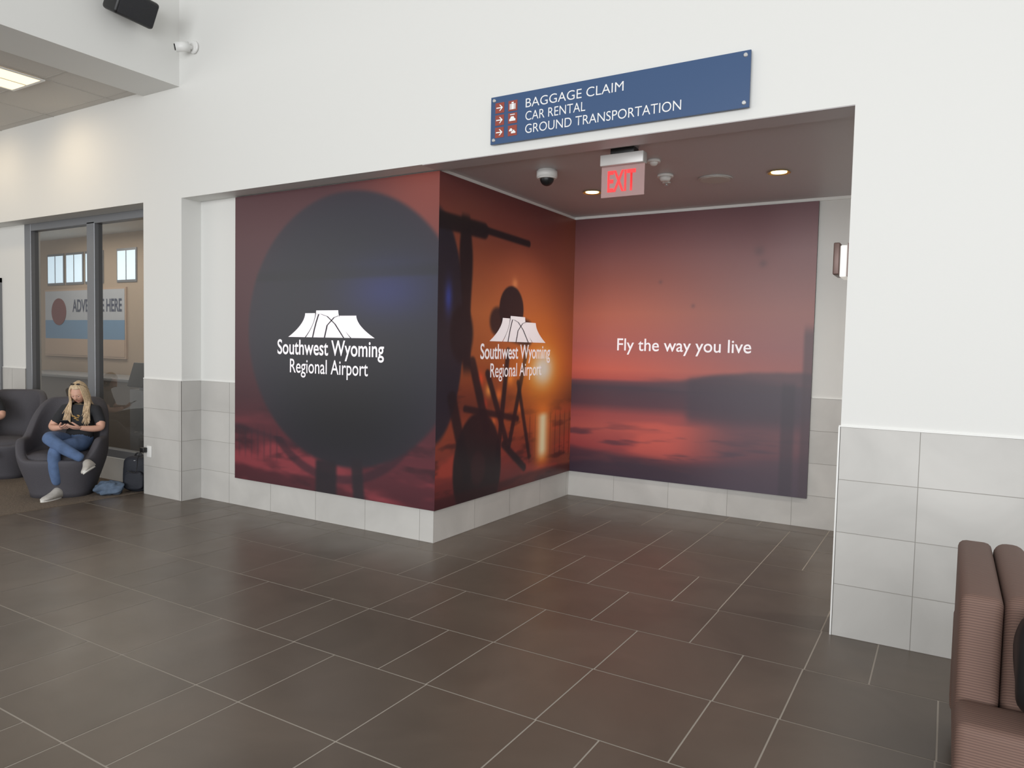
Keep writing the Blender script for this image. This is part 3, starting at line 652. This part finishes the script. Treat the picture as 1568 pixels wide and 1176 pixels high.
def person(name,loc,rz,tee,jean,hairm,long):
    g=grp(name,(0,0,0))
    J={'pel':(0,-.10,.525),'bel':(0,-.115,.63),'che':(0,-.125,.76),'uch':(0,-.13,.855),'nb':(0,-.12,.925),'nt':(-.01,-.095,.99),
     'sL':(-.165,-.13,.87),'uL':(-.215,-.10,.78),'eL':(-.265,-.045,.685),'fL':(-.20,.04,.685),'wL':(-.125,.125,.705),
     'sR':(.165,-.13,.87),'uR':(.215,-.10,.78),'eR':(.265,-.05,.685),'fR':(.17,.04,.685),'wR':(.045,.125,.705),
     'hL':(-.085,-.04,.52),'tL':(-.06,.16,.52),'kL':(-.015,.37,.505),'cL':(-.01,.36,.32),'aL':(-.01,.31,.13),
     'hR':(.085,-.04,.53),'tR':(.09,.16,.59),'kR':(.06,.36,.63),'cR':(-.10,.36,.52),'aR':(-.275,.31,.405)}
    Rr={'pel':(.150,.125),'bel':(.130,.108),'che':(.140,.108),'uch':(.125,.088),'nb':.058,'nt':.046,'sL':.064,'uL':.060,'eL':.040,'fL':.036,'wL':.025,'sR':.064,'uR':.060,'eR':.040,'fR':.036,'wR':.025,
     'hL':.095,'tL':.086,'kL':.066,'cL':.062,'aL':.045,'hR':.095,'tR':.086,'kR':.066,'cR':.062,'aR':.045}
    bones=[('pel','bel','T'),('bel','che','T'),('che','uch','T'),('uch','nb','T'),('nb','nt','S'),('uch','sL','T'),('sL','uL','T'),('uL','eL','S'),('eL','fL','S'),('fL','wL','S'),('uch','sR','T'),('sR','uR','T'),('uR','eR','S'),('eR','fR','S'),('fR','wR','S'),
      ('pel','hL','J'),('hL','tL','J'),('tL','kL','J'),('kL','cL','J'),('cL','aL','J'),('pel','hR','J'),('hR','tR','J'),('tR','kR','J'),('kR','cR','J'),('cR','aR','J')]
    keys=list(J); ix={k:i for i,k in enumerate(keys)}
    o=skin('body',[J[k] for k in keys],[(ix[a],ix[b]) for a,b,_ in bones],[Rr[k] for k in keys],[0],[tee,jean,M_skin],g,3)
    mm={'T':0,'J':1,'S':2}
    for p in o.data.polygons:
        best=None
        for a,b,t in bones:
            dd,tt=seg3(p.center,Vector(J[a]),Vector(J[b])); ra=Rr[a] if not isinstance(Rr[a],tuple) else Rr[a][0]; rb_=Rr[b] if not isinstance(Rr[b],tuple) else Rr[b][0]
            dd-=(ra*(1-tt)+rb_*tt)*.8
            if best is None or dd<best[0]: best=(dd,t,a,tt)
        t=best[1]
        if best[2] in('uL','uR') and best[3]<.5: t='T'
        if best[2] in('pel','bel','hL','hR') : t='T' if p.center.z>.585+max(0,p.center.y+.03)*1.3 else 'J'
        if best[2]=='nb' and best[3]<.15: t='T'
        p.material_index=mm[t]
    head(g,(-.02,-.065,1.055),.42,.12,hairm,long,long)
    hand('hand_left',J['wL'],(.75,.55,.10),(.2,-.35,.9),-1,.45,g,M_skin)
    hand('hand_right',J['wR'],(-.75,.55,.10),(-.2,-.35,.9),1,.45,g,M_skin)
    ph=box('phone',-.04,.04,-.075,.075,-.005,.005,M_black,None,bev=.004); ph.data.transform(Matrix.Translation((-.04,.195,.755))@Euler((.55,0,.1)).to_matrix().to_4x4()); par(ph,g)
    if long:
        for k in range(12):
            rr=random.Random(k); x=rr.uniform(-.045,.045); z=rr.uniform(.76,.82)
            ell('shirt_print',(x,-.125+.095-abs(x)*.22,z),(.013,.005,.006),M_print,g)
    shoe('shoe_planted',(-.01,.31,.088),(.03,.5,.088),(0,0,1),g,M_shoe,M_sole)
    shoe('shoe_crossed',(-.30,.305,.375),(-.42,.42,.25),(.62,.15,.75),g,M_shoe,M_sole)
    g.location=loc; g.rotation_euler=(0,0,rz)
    return g
person('seated_woman',(-7.90,4.18,.004),math.radians(-148),M_tee,M_jean,M_hair,True)
person('seated_person',(-9.72,4.03,.004),math.radians(-140),M_tee,M_dj,M_dkhair,False)

# ------------------------------------------------------------ backpack + jacket on floor
def blob(name,c,r,m,parent,e=.6,rz=0,amp=.0,seed=1):
    rs=random.Random(seed); V=[];F=[];nu,nv=40,28; ph0=[rs.uniform(0,6) for _ in range(6)]
    for i in range(nv+1):
        th=math.pi*i/nv
        for j in range(nu):
            ph=2*math.pi*j/nu
            f=lambda v:math.copysign(abs(v)**e,v)
            d=(f(math.sin(th))*f(math.cos(ph)),f(math.sin(th))*f(math.sin(ph)),f(math.cos(th)))
            k=1+amp*(math.sin(3*ph+ph0[0]+4*th)+.6*math.sin(7*ph+5*th+ph0[1])+.5*math.sin(9*th+ph0[2]+2*ph))
            V.append((d[0]*r[0]*k,d[1]*r[1]*k,d[2]*r[2]*k))
    for i in range(nv):
        for j in range(nu): a=i*nu+j;b=i*nu+(j+1)%nu; F.append((a,b,b+nu,a+nu))
    me=bpy.data.meshes.new(name); me.from_pydata(V,[],F); me.update(); me.transform(Matrix.Translation(c)@Matrix.Rotation(rz,4,'Z')); return mkobj(name,me,m,parent,True)
M_bag=mat('dark_nylon',(34,37,46),.7,bump=.2,bscale=90); M_jkt=mat('grey_blue_jacket',(90,106,126),.85,noise=.25,nscale=20)
def backpack(loc,rz):
    g=grp('backpack',(0,0,0))
    blob('body',(0,0,.19),(.14,.09,.19),M_bag,g,.55,amp=.015)
    blob('front_pocket',(0,-.09,.13),(.105,.04,.10),M_bag,g,.5,amp=.02,seed=3)
    curve('top_handle',[[(-.04,.02,.37),(-.03,.02,.41),(.03,.02,.41),(.04,.02,.37)]],.008,M_black,g)
    curve('strap',[[(-.08,.08,.34),(-.10,.14,.30),(-.10,.15,.15),(-.09,.09,.05)],[(.08,.08,.34),(.10,.14,.30),(.10,.15,.15),(.09,.09,.05)]],.012,M_black,g)
    curve('zip',[[(-.12,-.055,.12),(-.11,-.078,.29),(0,-.07,.355),(.11,-.078,.29),(.12,-.055,.12)]],.004,M_steel,g)
    g.location=loc; g.rotation_euler=(0,0,rz); return g
backpack((-7.47,4.62,.004),math.radians(35))
blob('folded_jacket',(-7.53,4.34,.068),(.14,.10,.07),M_jkt,None,.85,.9,.10,5)

# ------------------------------------------------------------ armchair (right edge)
M_sofa=mat('striped_brown_fabric',(128,88,80),.75)
nt=M_sofa.node_tree; b=nt.nodes['Principled BSDF']; tc=nt.nodes['Texture Coordinate']
wv=nt.nodes.new('ShaderNodeTexWave'); wv.bands_direction='Z'; wv.inputs['Scale'].default_value=44; wv.inputs['Distortion'].default_value=4; wv.inputs['Detail'].default_value=3; wv.inputs['Detail Scale'].default_value=.4
mp=nt.nodes.new('ShaderNodeMapping'); mp.inputs['Scale'].default_value=(.12,.9,1); mp.inputs['Rotation'].default_value=(.6,0,0)
nt.links.new(tc.outputs['Object'],mp.inputs[0]); nt.links.new(mp.outputs[0],wv.inputs[0])
cr=nt.nodes.new('ShaderNodeValToRGB'); cr.color_ramp.elements[0].color=L4((96,74,66)); cr.color_ramp.elements[1].color=L4((122,95,84))
nt.links.new(wv.outputs['Fac'],cr.inputs[0]); nt.links.new(cr.outputs[0],b.inputs['Base Color'])
so=grp('armchair',(.5,3.2,0))
box('base',.075,.95,2.62,3.76,.08,.32,M_sofa,so,bev=.02)
box('near_arm',.065,.96,2.56,2.775,.10,.535,M_sofa,so,bev=.03)
box('far_arm',.065,.96,3.63,3.80,.10,.535,M_sofa,so,bev=.03)
box('back_frame',.065,.185,2.775,3.63,.25,.875,M_sofa,so,bev=.028)
box('back_cushion',.188,.300,2.785,3.62,.40,.885,M_sofa,so,bev=.045,seg=5)
box('seat_cushion',.31,.97,2.785,3.62,.30,.46,M_sofa,so,bev=.04,seg=5)
for x in (.12,.90):
    for y in (2.62,3.74): cyl('foot',(x,y,.04),.025,.08,M_black,so)
hb=grp('travel_bag',(.42,2.66,.54)); blob('body',(.39,2.665,.725),(.185,.10,.185),M_black,hb,.7,amp=.02,seed=8); curve('handle',[[(.34,2.66,.88),(.36,2.66,.95),(.46,2.66,.95),(.48,2.66,.88)]],.01,M_black,hb); box('pocket',.33,.48,2.545,2.59,.60,.78,M_bag,hb,bev=.015)
curve('piping',[[(.25,2.59,.62),(.24,2.58,.78),(.30,2.575,.86),(.50,2.575,.86),(.55,2.58,.78),(.54,2.59,.62)]],.005,M_steel,hb)

# ------------------------------------------------------------ lights + world
w=bpy.data.worlds.new('World'); sc.world=w; w.use_nodes=True; nt=w.node_tree; bg=nt.nodes['Background']
bg.inputs[0].default_value=(1.0,.99,.965,1); bg.inputs[1].default_value=.55
def area(name,loc,tgt,sx,sy,e,col):
    l=bpy.data.lights.new(name,'AREA'); l.shape='RECTANGLE'; l.size=sx; l.size_y=sy; l.energy=e; l.color=col
    o=bpy.data.objects.new(name,l); COL.objects.link(o); o.location=loc; o.rotation_euler=(Vector(tgt)-Vector(loc)).to_track_quat('-Z','Y').to_euler(); return o
area('daylight_window_rear',(.5,-7,2.9),(-2.2,5,1.8),13,4.5,1040,(.955,.98,1))
area('daylight_window_left',(-12,-3,2.6),(-7,4.5,1.5),5,3,90,(1,.97,.92))
for x in (-8.6,-10.2):
    l=bpy.data.lights.new('wall_washer','SPOT'); l.energy=18; l.color=(1,.78,.5); l.spot_size=2.4; l.spot_blend=1; l.shadow_soft_size=.15
    o=bpy.data.objects.new('wall_washer',l); COL.objects.link(o); o.location=(x,3.8,4.1); o.rotation_euler=(Vector((x,4.6,2.9))-Vector((x,3.8,4.1))).to_track_quat('-Z','Y').to_euler()

# ------------------------------------------------------------ camera
yaw,pitch,roll,fp=.5408,.0514,.0217,1113.96
cy,sy=math.cos(yaw),math.sin(yaw)
f=Vector((-sy*math.cos(pitch),cy*math.cos(pitch),-math.sin(pitch))); r=Vector((cy,sy,0)); u=r.cross(f)
r2=r*math.cos(roll)+u*math.sin(roll); u2=-r*math.sin(roll)+u*math.cos(roll)
cam=bpy.data.cameras.new('camera'); co=bpy.data.objects.new('camera',cam); COL.objects.link(co)
M=Matrix(((r2.x,u2.x,-f.x),(r2.y,u2.y,-f.y),(r2.z,u2.z,-f.z))).to_4x4(); M.translation=(0,0,1.65); co.matrix_world=M
cam.sensor_width=36; cam.lens=36*fp/1568; cam.clip_end=100
sc.camera=co
